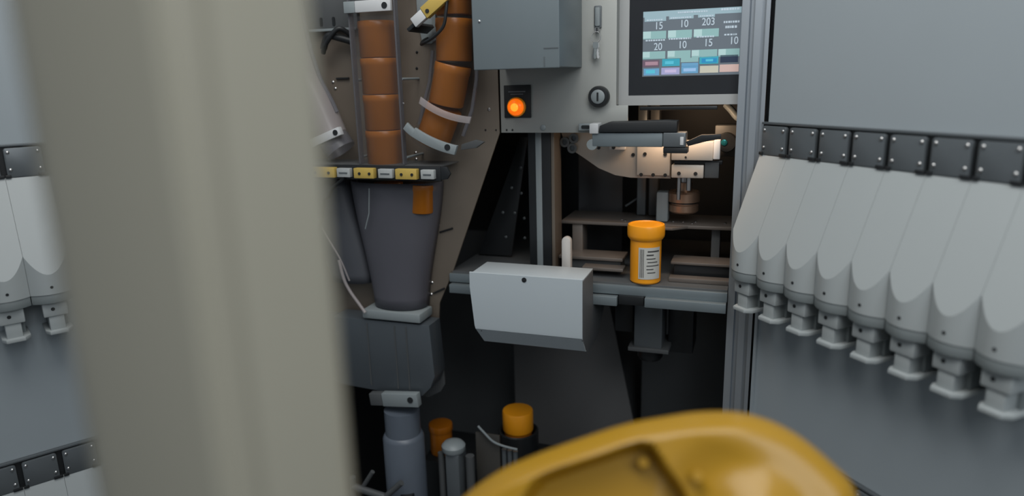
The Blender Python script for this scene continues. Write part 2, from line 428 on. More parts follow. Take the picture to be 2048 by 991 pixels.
def scr(name, c, e=1.): return mat('screen_'+name, c, .4, emit=e, var=.03, spec=.2)
sc = MB().use(scr('slate', (.075, .090, .105), 1)).box(sx0, sx1, .0228, .040, sz0, sz1)
def X(px): return sx0 + (px-20)/(1345-20)*(.2350-sx0)
def Z(py): return sz1 - (py-75)/(920-75)*(sz1-sz0)
def tile(x0, x1, y0, y1, name, c, d=.0003):
    sc.use(scr(name, c)).box(X(x0), X(x1), .0228-d, .0228, Z(y1), Z(y0))
tile(20, 1345, 75, 150, 'header', (.17, .24, .27))
tile(40, 340, 150, 205, 'header', (.17, .24, .27)); tile(380, 715, 150, 190, 'header', (.17, .24, .27)); tile(775, 1000, 150, 185, 'header', (.17, .24, .27))
for x0, x1 in ((22, 345), (372, 700), (725, 1060)):
    tile(x0, x1, 330, 432, 'teal', (.15, .25, .25)); tile(x0, x0+110, 332, 420, 'pale_teal', (.24, .34, .34), .0005)
for x0, x1 in ((22, 340), (372, 690), (705, 1050), (1065, 1345)):
    tile(x0, x1, 592, 690, 'teal', (.15, .25, .25)); tile(x0, x0+100, 595, 670, 'pale_teal', (.24, .34, .34), .0005)
tile(20, 260, 705, 795, 'plum', (.085, .060, .080)); tile(60, 240, 725, 772, 'pink', (.22, .14, .17), .0005)
tile(300, 545, 695, 790, 'cyan', (.03, .20, .26)); tile(340, 460, 725, 765, 'bright_cyan', (.06, .28, .36), .0005)
tile(560, 800, 690, 745, 'teal', (.15, .25, .25)); tile(570, 800, 755, 805, 'blue', (.08, .19, .30))
tile(815, 1070, 680, 775, 'cyan', (.03, .20, .26)); tile(845, 1050, 705, 760, 'royal', (.02, .14, .28), .0005); tile(900, 1000, 715, 745, 'bright_cyan', (.06, .28, .36), .0008)
tile(1095, 1330, 670, 765, 'navy', (.018, .026, .045))
tile(40, 260, 815, 905, 'blue', (.08, .19, .30)); tile(70, 200, 835, 880, 'bright_cyan', (.06, .28, .36), .0005)
tile(290, 545, 810, 900, 'mauve', (.20, .20, .32)); tile(340, 500, 835, 875, 'pale_mauve', (.30, .26, .38), .0005)
tile(570, 800, 795, 890, 'blue', (.08, .19, .30)); tile(600, 770, 825, 865, 'pale_blue', (.18, .28, .42), .0005)
tile(825, 1075, 800, 890, 'sand', (.30, .29, .24)); tile(1090, 1345, 790, 885, 'rose', (.33, .24, .22))
tx = scr('text', (.27, .32, .36))
sc.use(tx)
def dashes(x0, x1, y0, y1, n, sd):
    r = random.Random(sd); x = x0
    while x < x1-8:
        wd = r.uniform(14, 34); wd = min(wd, x1-x); sc.box(X(x), X(x+wd), .0220, .0228, Z(y1), Z(y0)); x += wd+r.uniform(6, 12)
for k, (x0, x1, y0, y1) in enumerate(((60, 330, 438, 458), (385, 690, 430, 450), (765, 1005, 418, 438), (1120, 1325, 245, 270), (1145, 1305, 305, 335), (1135, 1300, 405, 425),
                                      (70, 300, 178, 196), (400, 690, 165, 183), (800, 980, 160, 176), (500, 900, 100, 118), (1080, 1330, 85, 112))):
    dashes(x0, x1, y0, y1, 8, k)
def digits(txt, cx, cy, h):
    cu = bpy.data.curves.new('digits', 'FONT'); cu.body = txt; cu.size = 1; cu.offset = .006
    o = bpy.data.objects.new('digits', cu); COL.objects.link(o)
    me = bpy.data.meshes.new_from_object(o)
    bpy.data.objects.remove(o); bpy.data.curves.remove(cu)
    xs = [v.co.x for v in me.vertices]; ys = [v.co.y for v in me.vertices]
    k = h/(max(ys)-min(ys)); mx_, my_ = (max(xs)+min(xs))/2, (max(ys)+min(ys))/2
    n0 = len(sc.bm.faces)
    vs = [sc.bm.verts.new((X(cx)+(v.co.x-mx_)*k*.85, .0218, Z(cy)+(v.co.y-my_)*k)) for v in me.vertices]
    for p_ in me.polygons:
        try: sc.bm.faces.new([vs[i] for i in p_.vertices])
        except ValueError: pass
    sc._paint(n0); bpy.data.meshes.remove(me)
for s_, cx, cy in (('15', 250, 262), ('10', 600, 250), ('203', 915, 240), ('20', 237, 530), ('10', 585, 518), ('15', 935, 505), ('10', 1275, 490)):
    digits(s_, cx, cy, .0115)
sc.build('screen', None, t, smooth=False)

# ------------------------------------------------------------------ centre, right and left vial chutes
def vial_proto(h=.074, r=.0300):
    return MB().lathe([(r*.92, 0), (r*.97, .002), (r*.97, h-.016), (r, h-.014), (r, h-.002), (r*.97, h), (r*.85, h)], (0, 0, 0), n=26)
vp = vial_proto(); vmesh = None
def stacked(pt, nxt, label, group, k=(1, 1, 1)):
    global vmesh
    if vmesh is None: vmesh = vp.build('amber_vial', amber); o = vmesh
    else: o = vmesh.copy(); COL.objects.link(o)
    a, b = FM.w(*pt), FM.w(*nxt)
    o.matrix_world = Matrix.Translation(a) @ Vector((0, 0, 1)).rotation_difference((b-a).normalized()).to_matrix().to_4x4() @ Matrix.Diagonal((*k, 1))
    o['label'] = label; o['category'] = 'vial'; o['group'] = group
YC = -.0435
t = thing('vial_chute', 'straight clear vial chute holding orange vials, left of the curved one', 'chute', FM, (-.378, YC, 1.33))
MB().box(-.424, -.4205, -.0785, -.064, 1.303, 1.70, .001).build('side_rail', smoke, t)
MB().box(-.3365, -.3330, -.0785, -.066, 1.303, 1.70, .001).build('side_rail', smoke, t)
MB().box(-.4205, -.3360, -.0800, -.0785, 1.303, 1.556, .0004).build('front_window', clear, t)
for x_ in (-.4258, -.3345):
    for z_ in (1.315, 1.45, 1.60): MB().cyl((x_, -.065, z_), (x_, -.0005, z_), .0022, 8).build('standoff', clampg, t)
cl = MB().box(-.4035, -.3355, -.0880, -.0805, 1.5605, 1.5795, .0012).build('tube_clamp', clampw, t)
MB().box(-.4255, -.4040, -.0875, -.0805, 1.5605, 1.5795, .0012).build('clamp_end', clampg, cl)
MB().cyl((-.3465, -.0875, 1.5695), (-.3465, -.0890, 1.5695), .0052, 16).build('clamp_hole', black, cl)
MB().box(-.419, -.337, -.072, -.066, 1.581, 1.70, .001).build('upper_tube', darkgrey, t)
for k, z in enumerate((1.3040, 1.3665, 1.4290, 1.4915)):
    stacked((-.3710, YC, z), (-.3710, YC, z+.07), 'orange vial in the straight chute, %s' % ['lowest of four', 'second of four from the bottom', 'third of four from the bottom', 'topmost, just below the white clamp'][k], 'orange vials in the straight chute', (1.11, 1.11, .828))
move(t, .018, .004)
stacked((-.373, -.036, 1.225), (-.373, -.036, 1.30), 'orange vial dropping from the straight chute behind the sensor rail', 'orange vials below the sensor rail', (.9, .6, .6))
stacked((-.308, -.036, 1.215), (-.303, -.036, 1.29), 'orange vial dropping from the curved chute behind the rail end', 'orange vials below the sensor rail', (.75, .6, .7))

rp = catmull([(-.229, YC, 1.72), (-.229, YC, 1.60), (-.230, YC, 1.51), (-.238, YC, 1.45), (-.253, YC, 1.405), (-.273, YC, 1.360), (-.284, YC, 1.338)], 8)
t = thing('vial_chute', 'curved clear vial chute full of orange vials beside the grey box', 'chute', FM, (-.25, YC, 1.325))
MB().tube(rp, .0378, 24, cap=False).build('clear_tube', clear, t)
def along(path, s):
    d = 0
    for a, b in zip(path, path[1:]):
        L = (b-a).length
        if d+L >= s: return a.lerp(b, (s-d)/L)
        d += L
    return path[-1]
rev = rp[::-1]
for k in range(5):
    a, b = along(rev, .004+k*.0745), along(rev, .004+k*.0745+.074)
    stacked(a+Vector((.006, 0, 0)), b+Vector((.006, 0, 0)), 'orange vial in the curved chute, %s' % ['lowest, between the two clamps', 'second from the bottom', 'third from the bottom', 'fourth from the bottom', 'topmost'][k], 'orange vials in the curved chute', (1.05, 1.05, .93))
def oriented(cx, cy, cz, ang): return Matrix.Translation((cx, cy, cz)) @ Matrix.Rotation(ang, 4, 'Y')
# curved collar
def arc_band(x0, z0, x1, z1, sag, hgt, ya, yb):
    n = 12; pts = []
    a = Vector((x0, z0)); b = Vector((x1, z1)); nrm = Vector((-(b-a).y, (b-a).x)).normalized()
    lo = [a.lerp(b, i/n) - nrm*sag*(1-(2*i/n-1)**2) for i in range(n+1)]
    return [(p.x, p.y) for p in lo] + [(p.x+nrm.x*hgt, p.y+nrm.y*hgt) for p in lo[::-1]]
MB().prism(arc_band(-.296, 1.408, -.205, 1.374, .007, .0115, 0, 0), -.0870, -.0825, .0008).build('tube_collar', frost, t)
cl = MB().prism(arc_band(-.310, 1.352, -.233, 1.322, .004, .0165, 0, 0), -.0910, -.0830, .001).build('tube_clamp', clampg, t)
MB().prism(arc_band(-.327, 1.366, -.309, 1.351, .001, .013, 0, 0), -.0905, -.0830, .001).build('clamp_end', clampg, cl)
MB().cyl((-.2445, -.0905, 1.3350), (-.2445, -.0922, 1.3350), .0052, 16).build('clamp_hole', black, cl)
MB().prism([(-.232, 1.337), (-.205, 1.345), (-.19, 1.341), (-.205, 1.331), (-.234, 1.327)], -.060, -.052, .001).build('clamp_arm', darkgrey, cl)
MB().tube([(-.190, -.042, 1.50), (-.193, -.042, 1.45), (-.203, -.042, 1.40), (-.222, -.042, 1.355)], .0035, 8).build('side_rail', smoke, t)
MB().tube([(-.272, -.042, 1.50), (-.280, -.042, 1.45), (-.294, -.042, 1.41), (-.305, -.042, 1.375)], .0035, 8).build('side_rail', smoke, t)

for c_ in t.children:
    if c_.name.startswith(('tube_clamp', 'tube_collar')): c_.location.x += .014; c_.location.z += .005
move(t, .006, 0)
t = thing('vial_chute', 'empty frosted vial chute curving beside the beige column', 'chute', FM, (-.50, YC, 1.35))
lp = catmull([(-.575, YC, 1.62), (-.563, YC, 1.53), (-.545, YC, 1.46), (-.520, YC, 1.41), (-.496, YC, 1.352)], 8)
MB().tube(lp, .0300, 22, cap=False).build('frosted_tube', frost, t)
MB().tube([(p_.x+.034, p_.y, p_.z) for p_ in lp[:-6]], .004, 8).build('side_rail', smoke, t)
m = oriented(-.488, -.070, 1.352, -radians(20))
cl = MB().box(-.036, .033, -.006, .006, -.0075, .0075, .0012, m=m).build('tube_clamp', clampw, t)
MB().cyl(m @ Vector((.024, -.0058, 0)), m @ Vector((.024, -.0072, 0)), .0050, 16).build('clamp_hole', black, cl)
MB().tube([(-.492, YC, 1.345), (-.4775, YC, 1.324)], .0295, 22, cap=False).build('lower_sleeve', smoke, t)
move(t, .014, .003)
# shadowy cable bundle and bracket at the top left
t = thing('cable_bracket', 'dark bracket with black cable bundle at the top beside the beige column', 'bracket', FM, (-.48, 0, 1.53))
MB().box(-.60, -.429, -.010, -.0005, 1.545, 1.60, .001).build('bracket_plate', darkgrey, t)
MB().tube(catmull([(-.496, -.024, 1.512), (-.48, -.03, 1.533), (-.46, -.026, 1.53), (-.435, -.02, 1.522)]), .0065, 10).build('cable', black, t)
MB().tube(catmull([(-.497, -.024, 1.505), (-.482, -.036, 1.520), (-.455, -.034, 1.545), (-.44, -.02, 1.535)]), .0045, 10).build('cable', black, t)
MB().box(-.53, -.432, -.016, -.010, 1.543, 1.5475, .0006).build('bracket_lip', clampg, t)
for x in (-.505, -.478): MB().prism(rrect(x-.003, x+.003, 1.552, 1.568, .0028), -.0112, -.010).build('slot', black, t)

# ------------------------------------------------------------------ sensor rail with sensors
t = thing('sensor_rail', 'black horizontal sensor rail below the orange vial chutes', 'rail', FM, (-.39, -.03, 1.28))
MB().box(-.60, -.262, -.0860, -.0800, 1.2745, 1.3005, .001).build('rail_bar', blackm, t)
MB().prism([(-.262, 1.277), (-.250, 1.279), (-.244, 1.288), (-.250, 1.300), (-.262, 1.3005)], -.086, -.080, .001).build('rail_end', black, t)
MB().box(-.60, -.262, -.0800, -.0060, 1.2985, 1.3005, .0005).build('rail_lip', darkgrey, t)
MB().cyl((-.295, -.080, 1.291), (-.295, -.004, 1.291), .004, 10).build('standoff', blackm, t)
MB().cyl((-.46, -.080, 1.291), (-.46, -.004, 1.291), .004, 10).build('standoff', blackm, t)
move(t, .020, .006)
def sensor(x0, x1, label, g):
    s_ = thing('optical_sensor', label, 'sensor', FM, (x0, -.0865, 1.2785), g)
    MB().box(x0, x1, -.0990, -.0865, 1.2785, 1.2965, .0012).build('sensor_body', sensy, s_)
    s_.location.z += .006
    L = x1-x0
    for xx in (x0+.3*L, x1-.2*L): MB().cyl((xx, -.0985, 1.2872), (xx, -.1002, 1.2872), .0026, 12).build('mounting_hole', black, s_)
def conn(x0, x1, label, g):
    s_ = thing('cable_connector', label, 'connector', FM, (x0, -.0865, 1.2795), g)
    MB().box(x0, x1, -.0970, -.0865, 1.2795, 1.2955, .0012).build('connector_body', sensw, s_)
    s_.location.z += .006
    MB().box(x0+.005, x1-.005, -.0978, -.0968, 1.2862, 1.2885).build('connector_slot', plate, s_)
D = .008+.020
sensor(-.532+D, -.474+D, 'yellow sensor on the black rail, half hidden by the beige column', 'yellow sensors on the black rail')
conn(-.470+D, -.443+D, 'white connector on the black rail, nearest the beige column', 'white connectors on the black rail')
sensor(-.434+D, -.394+D, 'yellow sensor in the middle of the black rail', 'yellow sensors on the black rail')
conn(-.386+D, -.358+D, 'white connector in the middle of the black rail', 'white connectors on the black rail')
sensor(-.351+D, -.310+D, 'yellow sensor at the right end of the black rail', 'yellow sensors on the black rail')
conn(-.303+D, -.278+D, 'white connector at the right tip of the black rail', 'white connectors on the black rail')
solo(MB().tube(catmull([(-.432, -.090, 1.285), (-.438, -.090, 1.279), (-.462, -.085, 1.262), (-.478, -.075, 1.245), (-.494, -.067, 1.236), (-.505, -.064, 1.20), (-.52, -.063, 1.17)]), .0032, 8),
     'sensor_cable', black, 'black cable drooping from the left half of the sensor rail', 'cable', FM, (-.48, -.06, 1.17))
# tilted sensor at the top
t = thing('optical_sensor', 'tilted yellow sensor at the top of the curved chute', 'sensor', FM, (-.25, -.08, 1.56), 'tilted sensor')
del t['group']
m = oriented(-.2300, -.0910, 1.5730, -radians(35))
MB().box(-.029, .025, -.006, .006, -.0105, .0105, .0015, m=m).build('sensor_body', sensy, t)
MB().box(-.054, -.0295, -.005, .006, -.0085, .0085, .0015, m=m).build('sensor_plug', clampw, t)
for xx, zz in ((-.021, -.002), (.014, .005)): MB().cyl(m @ Vector((xx, -.0058, zz)), m @ Vector((xx, -.0075, zz)), .0033, 14).build('mounting_hole', black, t)
MB().tube(catmull([m @ Vector((.015, 0, -.008)), (-.216, -.0915, 1.555), (-.222, -.0905, 1.535), (-.240, -.089, 1.520), (-.260, -.082, 1.512), (-.278, -.06, 1.510), (-.289, -.03, 1.517), (-.290, -.010, 1.522)]), .0028, 8).build('sensor_cable', black, t)
MB().prism([(-.309, 1.555), (-.302, 1.515), (-.285, 1.513), (-.274, 1.52), (-.274, 1.60), (-.309, 1.62)], -.0078, -.0052, .0004).build('mounting_tab', clampg, t)
MB().box(-.072, -.054, .004, .075, -.003, .003, .0005, m=m).build('mounting_arm', blackm, t)

# ------------------------------------------------------------------ funnels under the rail
def funnel(name, label, top, bot, yb, mm, extra=None):
    """smoked funnel: half-round section narrowing downwards; top/bot = (x0, x1, z, depth)"""
    t = thing(name, label, 'funnel', FM, ((bot[0]+bot[1])/2, yb, bot[2]))
    mb = MB(); n = 18; rings = []
    for s_ in [k/12 for k in range(13)]:
        e = s_*s_*(3-2*s_)*.6+s_*.4
        x0 = top[0]+(bot[0]-top[0])*e; x1 = top[1]+(bot[1]-top[1])*e; z = top[2]+(bot[2]-top[2])*s_; d = top[3]+(bot[3]-top[3])*e
        cx, r = (x0+x1)/2, (x1-x0)/2
        rings.append([mb.bm.verts.new((cx-r*cos(pi*k/n), yb-d*sin(pi*k/n)**.7, z)) for k in range(n+1)])
    for a, b in zip(rings, rings[1:]):
        for k in range(n): mb.bm.faces.new((a[k], a[k+1], b[k+1], b[k]))
    f = mb.build('funnel_wall', mm, t)
    sm = f.modifiers.new('thickness', 'SOLIDIFY'); sm.thickness = .0016
    return t
smoke2 = mat('violet_grey_plastic', (.092, .092, .110), .42, alpha=.9, var=.12, scale=8)
smoke3 = mat('slate_plastic', (.070, .075, .088), .42, alpha=.93, var=.12, scale=8)
t = funnel('vial_funnel', 'wide violet grey funnel narrowing below the middle sensors', (-.462, -.275, 1.270, .058), (-.428, -.318, 1.026, .050), -.004, smoke2)
MB().box(-.436, -.312, -.060, -.004, 1.006, 1.024, .003).build('funnel_collar', clampg, t)
MB().tube([(-.395, -.068, 1.262), (-.400, -.067, 1.215), (-.412, -.064, 1.185)], .0012, 6).build('funnel_seam', clampg, t)
t = funnel('vial_funnel', 'slate grey side funnel between the beige column and the wide funnel', (-.60, -.468, 1.272, .045), (-.53, -.435, 1.065, .030), -.004, smoke3)
MB().tube(catmull([(-.535, -.055, 1.222), (-.508, -.055, 1.17), (-.482, -.05, 1.12), (-.468, -.045, 1.075)]), .0018, 6).build('funnel_seam', frost, t)
solo(MB().tube(catmull([(-.478, -.060, 1.12), (-.470, -.060, 1.082), (-.458, -.060, 1.058), (-.440, -.062, 1.036), (-.425, -.0655, 1.020)]), .0032, 10),
     'air_hose', frost, 'thin white hose curling to the grey collar of the wide funnel', 'hose', FM, (-.45, -.06, 1.02))

# ------------------------------------------------------------------ lower chute, clamp and tube
t = thing('lower_chute', 'dark grey round-cornered chute box under the wide funnel', 'chute', FM, (-.37, 0, .84))
MB().prism([(-.505, .858), (-.505, 1.002), (-.296, 1.002), (-.290, .900), (-.300, .875), (-.318, .856), (-.337, .850)], -.055, -.006, .002).build('chute_box', mat('slate_sheet', (.075, .088, .10), .42, metal=.2, var=.1, scale=9), t)
for x in (-.43, -.37, -.345): MB().box(x-.0012, x+.0012, -.0562, -.0545, .865, .995).build('chute_rib', darkgrey, t)
m = oriented(-.363, -.068, .850, -radians(6))
cl = MB().box(-.034, .044, -.008, .008, -.0135, .0135, .0015, m=m).build('tube_clamp', clampg, t)
MB().cyl(m @ Vector((.029, -.0078, .002)), m @ Vector((.029, -.0095, .002)), .0060, 16).build('clamp_hole', black, cl)
MB().box(-.062, -.0345, -.0075, .008, -.0125, .0125, .0015, m=m).build('clamp_end', darkgrey, cl)
t = thing('drop_tube', 'blue grey vertical drop tube with a notched foot below the chute clamp', 'tube', FM, (-.376, -.03, .55))
MB().lathe([(.0410, 0), (.0410, .240), (.038, .247), (.0350, .249), (.0350, .300)], (-.369, -.050, .52), n=36).build('tube_body', bluecyl, t)
MB().box(-.362, -.338, -.0925, -.0750, .50, .655, .002).build('notch', black, t)

# ------------------------------------------------------------------ fittings at the bottom left
t = thing('pipe_bracket', 'small dark pipe bracket at the bottom edge beside the beige column', 'bracket', FM, (-.43, -.06, .60))
MB().tube([(-.475, -.109, .626), (-.395, -.109, .615)], .0075, 10).build('bracket_bar', darkgrey, t)
MB().tube([(-.475, -.109, .648), (-.478, -.109, .604)], .0060, 10).build('bracket_end', darkgrey, t)
MB().tube([(-.465, -.105, .612), (-.430, -.105, .665)], .0045, 10).build('bracket_bar', darkgrey, t)
MB().tube([(-.410, -.109, .61), (-.365, -.109, .655)], .0060, 10).build('bracket_bar', darkgrey, t)
MB().box(-.49, -.37, -.118, -.100, .57, .602, .003).build('bracket_base', blackm, t)
move(t, .018, .040)
t = thing('spindle_unit', 'dark aluminium spindle with a domed cap right of the blue grey tube', 'spindle', FM, (-.265, 0, .55))
MB().box(-.290, -.260, -.030, .01, .50, .722, .003).build('spindle_body', plate, t)
MB().lathe([(.022, 0), (.024, .004), (.024, .012), (.019, .018), (.008, .021)], (-.278, -.012, .7225), n=28).build('spindle_cap', clampg, t)
MB().cyl((-.305, -.015, .50), (-.305, -.015, .715), .007, 16).build('guide_rod', darkgrey, t)
MB().cyl((-.244, -.010, .50), (-.244, -.010, .715), .009, 16).build('guide_rod', darkgrey, t)
def cap(mb, x, y, z, r, h): return mb.lathe([(r*.97, 0), (r, .002), (r, h-.004), (r*.96, h-.001), (r*.6, h)], (x, y, z), n=32)
t = thing('amber_vial', 'orange capped vial in the black holder under the table, half hidden by the yellow arm', 'vial', FM, (-.178, .10, .66))
cap(MB(), -.178, .10, .728, .0325, .045).build('vial_cap', amber_b, t)
MB().lathe([(.028, 0), (.029, .004), (.029, .064)], (-.178, .10, .664), n=28).build('vial_body', amber, t)
t = thing('amber_vial', 'orange ring of a vial peeking above the domed spindle cap', 'vial', FM, (-.322, .07, .66))
cap(MB(), -.345, .07, .716, .026, .016).build('vial_cap', amber, t)
MB().lathe([(.023, 0), (.024, .004), (.024, .052)], (-.345, .07, .664), n=24).build('vial_body', amber, t)
t = thing('vial_holder', 'black vial holder block with ribbed sleeves under the table', 'holder', FM, (-.19, .1, .4))
MB().box(-.375, -.06, .03, .17, .45, .662, .003).build('holder_base', blackm, t)
MB().lathe([(.043, 0), (.043, .064), (.040, .066), (.0365, .064), (.0335, .0015), (.0005, .0014)], (-.178, .10, .6622), n=28).build('holder_cup', blackm, t)
MB().box(-.242, -.190, .018, .024, .50, .752, .001).build('holder_shield', mat('dark_brown_sheet', (.05, .047, .042), .5, var=.15), t)
for x in (-.182, -.170, -.158): MB().cyl((x, .022, .50), (x, .022, .722), .0052, 12).build('holder_rib', plate, t)
MB().box(-.108, -.058, .0, .028, .48, .705, .002).build('holder_block', plate, t)
MB().tube(catmull([(-.232, .010, .772), (-.218, .008, .760), (-.200, .008, .744), (-.178, .010, .736), (-.150, .012, .732)]), .0024, 8).build('holder_wire', clampg, t)

# ------------------------------------------------------------------ support under the table
t = thing('hanging_motor', 'dark boxy drive unit hanging under the table front', 'motor', FM, (.095, .12, .95))
MB().box(.070, .122, .06, .13, .955, 1.0825, .003).build('motor_body', plate, t)
MB().box(.030, .066, .08, .15, .975, 1.0825, .003).build('gearbox', blackm, t)
MB().box(.128, .175, .10, .17, .935, 1.0825, .003).build('connector_block', blackm, t)
MB().box(.060, .135, .055, .14, .948, .956, .001).build('motor_flange', darkgrey, t)
MB().lathe([(.02, 0), (.024, .006), (.024, .026)], (.096, .095, .9215), n=24).build('drive_cap', blackm, t)
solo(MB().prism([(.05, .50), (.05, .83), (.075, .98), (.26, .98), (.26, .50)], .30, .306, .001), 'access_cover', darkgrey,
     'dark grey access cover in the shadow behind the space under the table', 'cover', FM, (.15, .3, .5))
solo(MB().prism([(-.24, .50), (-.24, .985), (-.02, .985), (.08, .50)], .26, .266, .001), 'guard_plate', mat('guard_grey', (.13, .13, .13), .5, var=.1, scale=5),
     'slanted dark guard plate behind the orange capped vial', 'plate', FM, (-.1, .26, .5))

# ------------------------------------------------------------------ chute cover (pale bent sheet) under the table
t = thing('reject_bin', 'pale grey bent sheet bin hanging from the table front', 'bin', FM, (-.09, -.05, .99))
prof = [(-.1000, 1.126), (-.1010, 1.10), (-.1015, 1.03), (-.1010, 1.024), (-.0790, .9935), (-.0765, .992), (-.073, .9915)]
pr = prof + [(a+.0022, b+.0008) for a, b in prof[::-1]]
mb = MB(); bm = mb.bm
xl = lambda z: -.190 + max(0, (1.06-z))*.22 + (.012 if z < .99 else 0)
cols = []
n = 24
for i in range(n+1):
    u = i/n; col_ = []
    for a, b in pr:
        x0, x1 = xl(b), .0105
        z = b
        col_.append(bm.verts.new((x0+(x1-x0)*u, a, z)))
    cols.append(col_)
for c0, c1 in zip(cols, cols[1:]):
    for k in range(len(pr)): bm.faces.new((c0[k], c0[(k+1) % len(pr)], c1[(k+1) % len(pr)], c1[k]))
bm.faces.new(cols[0]); bm.faces.new(cols[-1][::-1])
mb.build('front_sheet', mat('pale_sheet', (.42, .47, .50), .4, var=.03, scale=6), t, sharp=20)
MB().lathe([(.0042, 0), (.0042, .0006), (.002, .0010)], (-.090, -.1008, 1.1195), (0, -1, 0), 16).build('screw_hole', blackm, t)
MB().prism([(-.0975, 1.122), (-.0985, 1.02), (-.066, .984), (-.01, .984), (.02, .988), (.12, 1.055), (.12, 1.0575), (-.02, 1.0575), (-.022, 1.122)], .0085, .0105, .0003, axis='x').build('side_sheet', mat('smoke_side', (.10, .105, .11), .5, var=.1), t)
MB().prism([(-.0975, 1.122), (-.0985, 1.02), (-.075, .995), (.02, .998), (.12, 1.055), (-.02, 1.0575), (-.022, 1.122)], -.1735, -.1715, .0003, axis='x').build('side_sheet', blackm, t)
MB().box(-.188, .0100, -.0985, -.020, 1.122, 1.1245, .0006).build('top_lip', mat('pale_sheet', (.34, .38, .41)), t)

# ------------------------------------------------------------------ gripper arm in the bay
t = thing('gripper_arm', 'grey horizontal gripper arm with black top in front of the bay', 'gripper', FM, (.09, -.01, 1.335))
MB().box(.0100, .1260, -.030, -.002, 1.3365, 1.3595, .002).build('arm_body', alubox, t)
MB().cyl((.0100, -.016, 1.340), (.0100, -.0295, 1.340), .009, 20).build('arm_pivot', clampg, t)
MB().prism([(.022, 1.3605), (.024, 1.371), (.038, 1.3765), (.130, 1.379), (.148, 1.378), (.148, 1.3605)], -.034, -.003, .0015).build('top_cover', black, t)
MB().box(.0065, .0215, -.034, -.003, 1.358, 1.3745, .0015).build('end_block', clampw, t)
MB().box(-.017, .0060, -.012, -.0045, 1.3615, 1.3735, .0012).build('mounting_block', clampg, t)
MB().prism(rrect(-.012, .002, 1.3650, 1.3705, .0025), -.0135, -.012).build('block_slot', black, t)
MB().box(.1265, .1620, -.034, -.004, 1.337, 1.3600, .0018).build('nose_block', plate, t)
MB().box(.1535, .1590, -.0352, -.034, 1.3405, 1.3535, .0005).build('nose_tip', clampw, t)  # plain white tip on the nose block
MB().box(.1270, .165, -.032, -.006, 1.3270, 1.3365, .0012).build('nose_foot', black, t)
MB().prism([(.162, 1.345), (.185, 1.356), (.215, 1.357), (.215, 1.350), (.19, 1.345), (.165, 1.338)], -.028, -.018, .001).build('nose_hose', blackm, t)

t = thing('pick_head', 'warm metal plate head with a curved left underside inside the bay', 'machine head', FM, (.09, .08, 1.27))
pl = [(-.085, 1.348)]
pl = [(-.070, 1.352), (-.062, 1.328), (-.030, 1.308), (.000, 1.288), (.030, 1.276), (.058, 1.272), (.128, 1.272), (.128, 1.352)]
MB().prism(pl, .070, .078, .0006).build('curved_plate', beige, t)
MB().box(.070, .1275, .062, .069, 1.278, 1.338, .001).build('front_plate', beige, t)
MB().box(.131, .2000, .050, .078, 1.3065, 1.339, .0015).build('head_block', beige, t)
MB().box(.131, .1850, .055, .078, 1.2755, 1.298, .0015).build('lower_block', beige, t)
MB().box(.135, .2150, .062, .080, 1.2985, 1.3055, .0008).build('slide', blackm, t)
MB().box(.186, .2100, .060, .078, 1.2755, 1.303, .0015).build('end_lug', darkgrey, t)
MB().box(.2003, .2110, .048, .068, 1.309, 1.341, .001).build('tip_plate', clampw, t)
MB().box(.022, .050, .055, .069, 1.323, 1.338, .001).build('nut_plate', clampw, t)
for x, z, yy in ((.078, 1.279, .0605), (.0990, 1.279, .0605), (.1200, 1.279, .0605), (.0840, 1.3155, .0605), (.1190, 1.3155, .0605), (.062, 1.313, .0685), (.144, 1.2835, .0535), (.172, 1.2835, .0535), (.155, 1.312, .0485), (.155, 1.329, .0485), (.00, 1.325, .0685), (.03, 1.327, .0535), (.043, 1.333, .0535)):
    MB().cyl((x, yy+.003, z), (x, yy, z), .0032 if yy > .05 else .0018, 12).build('socket_screw', blackm, t)
for x, z in ((-.062, 1.335), (-.045, 1.342), (-.048, 1.324)):
    MB().lathe([(.009, 0), (.009, .006), (.005, .006), (.005, .001)], (x, .070, z), (0, -1, 0), 18).build('pulley', plate, t)
MB().cyl((.160, .070, 1.2750), (.160, .070, 1.252), .0045, 12).build('plunger', steel, t)
MB().cyl((.143, .070, 1.2750), (.143, .070, 1.235), .0035, 12).build('plunger', steel, t)
t = thing('camera_lens', 'small black lens with a cyan glint right of the warm metal head', 'lens', FM, (.216, .07, 1.33))
MB().cyl((.2190, .082, 1.334), (.2190, .101, 1.334), .0165, 24, .001).build('lens_barrel', black, t)
MB().lathe([(.0055, 0), (.005, .0012), (.003, .002), (.0003, .0023)], (.2155, .0819, 1.334), (0, -1, 0), 24).build('lens_glass', cyanl, t)
MB().box(.1985, .246, .102, .15, 1.308, 1.362, .002).build('lens_housing', darkgrey, t)
MB().box(.240, .262, .06, .10, 1.325, 1.368, .002).build('lens_bracket', tray, t)
MB().tube(catmull([(.215, .09, 1.398), (.225, .085, 1.388), (.236, .08, 1.376), (.250, .08, 1.372)]), .006, 10).build('lens_cable', clampg, t)
t = thing('capping_tool', 'copper coloured round capping tool hanging behind the orange vial', 'tool', FM, (.15, .13, 1.2))
MB().lathe([(.023, 0), (.0265, .003), (.0265, .014), (.024, .016), (.024, .020), (.0285, .0205), (.0285, .036), (.026, .039), (.014, .040), (.014, .055)], (.148, .115, 1.205), n=32).build('tool_head', brass, t)
MB().lathe([(.0245, 0), (.0245, .0025)], (.148, .115, 1.2225), n=32).build('tool_groove', black, t)
MB().cyl((.148, .115, 1.26), (.148, .115, 1.33), .008, 14).build('tool_shaft', steel, t)
MB().box(.10, .122, .10, .13, 1.187, 1.243, .004).build('tool_guide', clampg, t)
t = thing('inner_guard', 'dark inner guard sheets and columns at the back of the bay', 'guard', FM, (.03, .2, 1.19))
MB().box(-.070, .020, .20, .206, 1.1, 1.345, .001).build('guard_sheet', mat('deep_grey', (.05, .052, .056), .35, metal=.3, var=.2, scale=6), t)
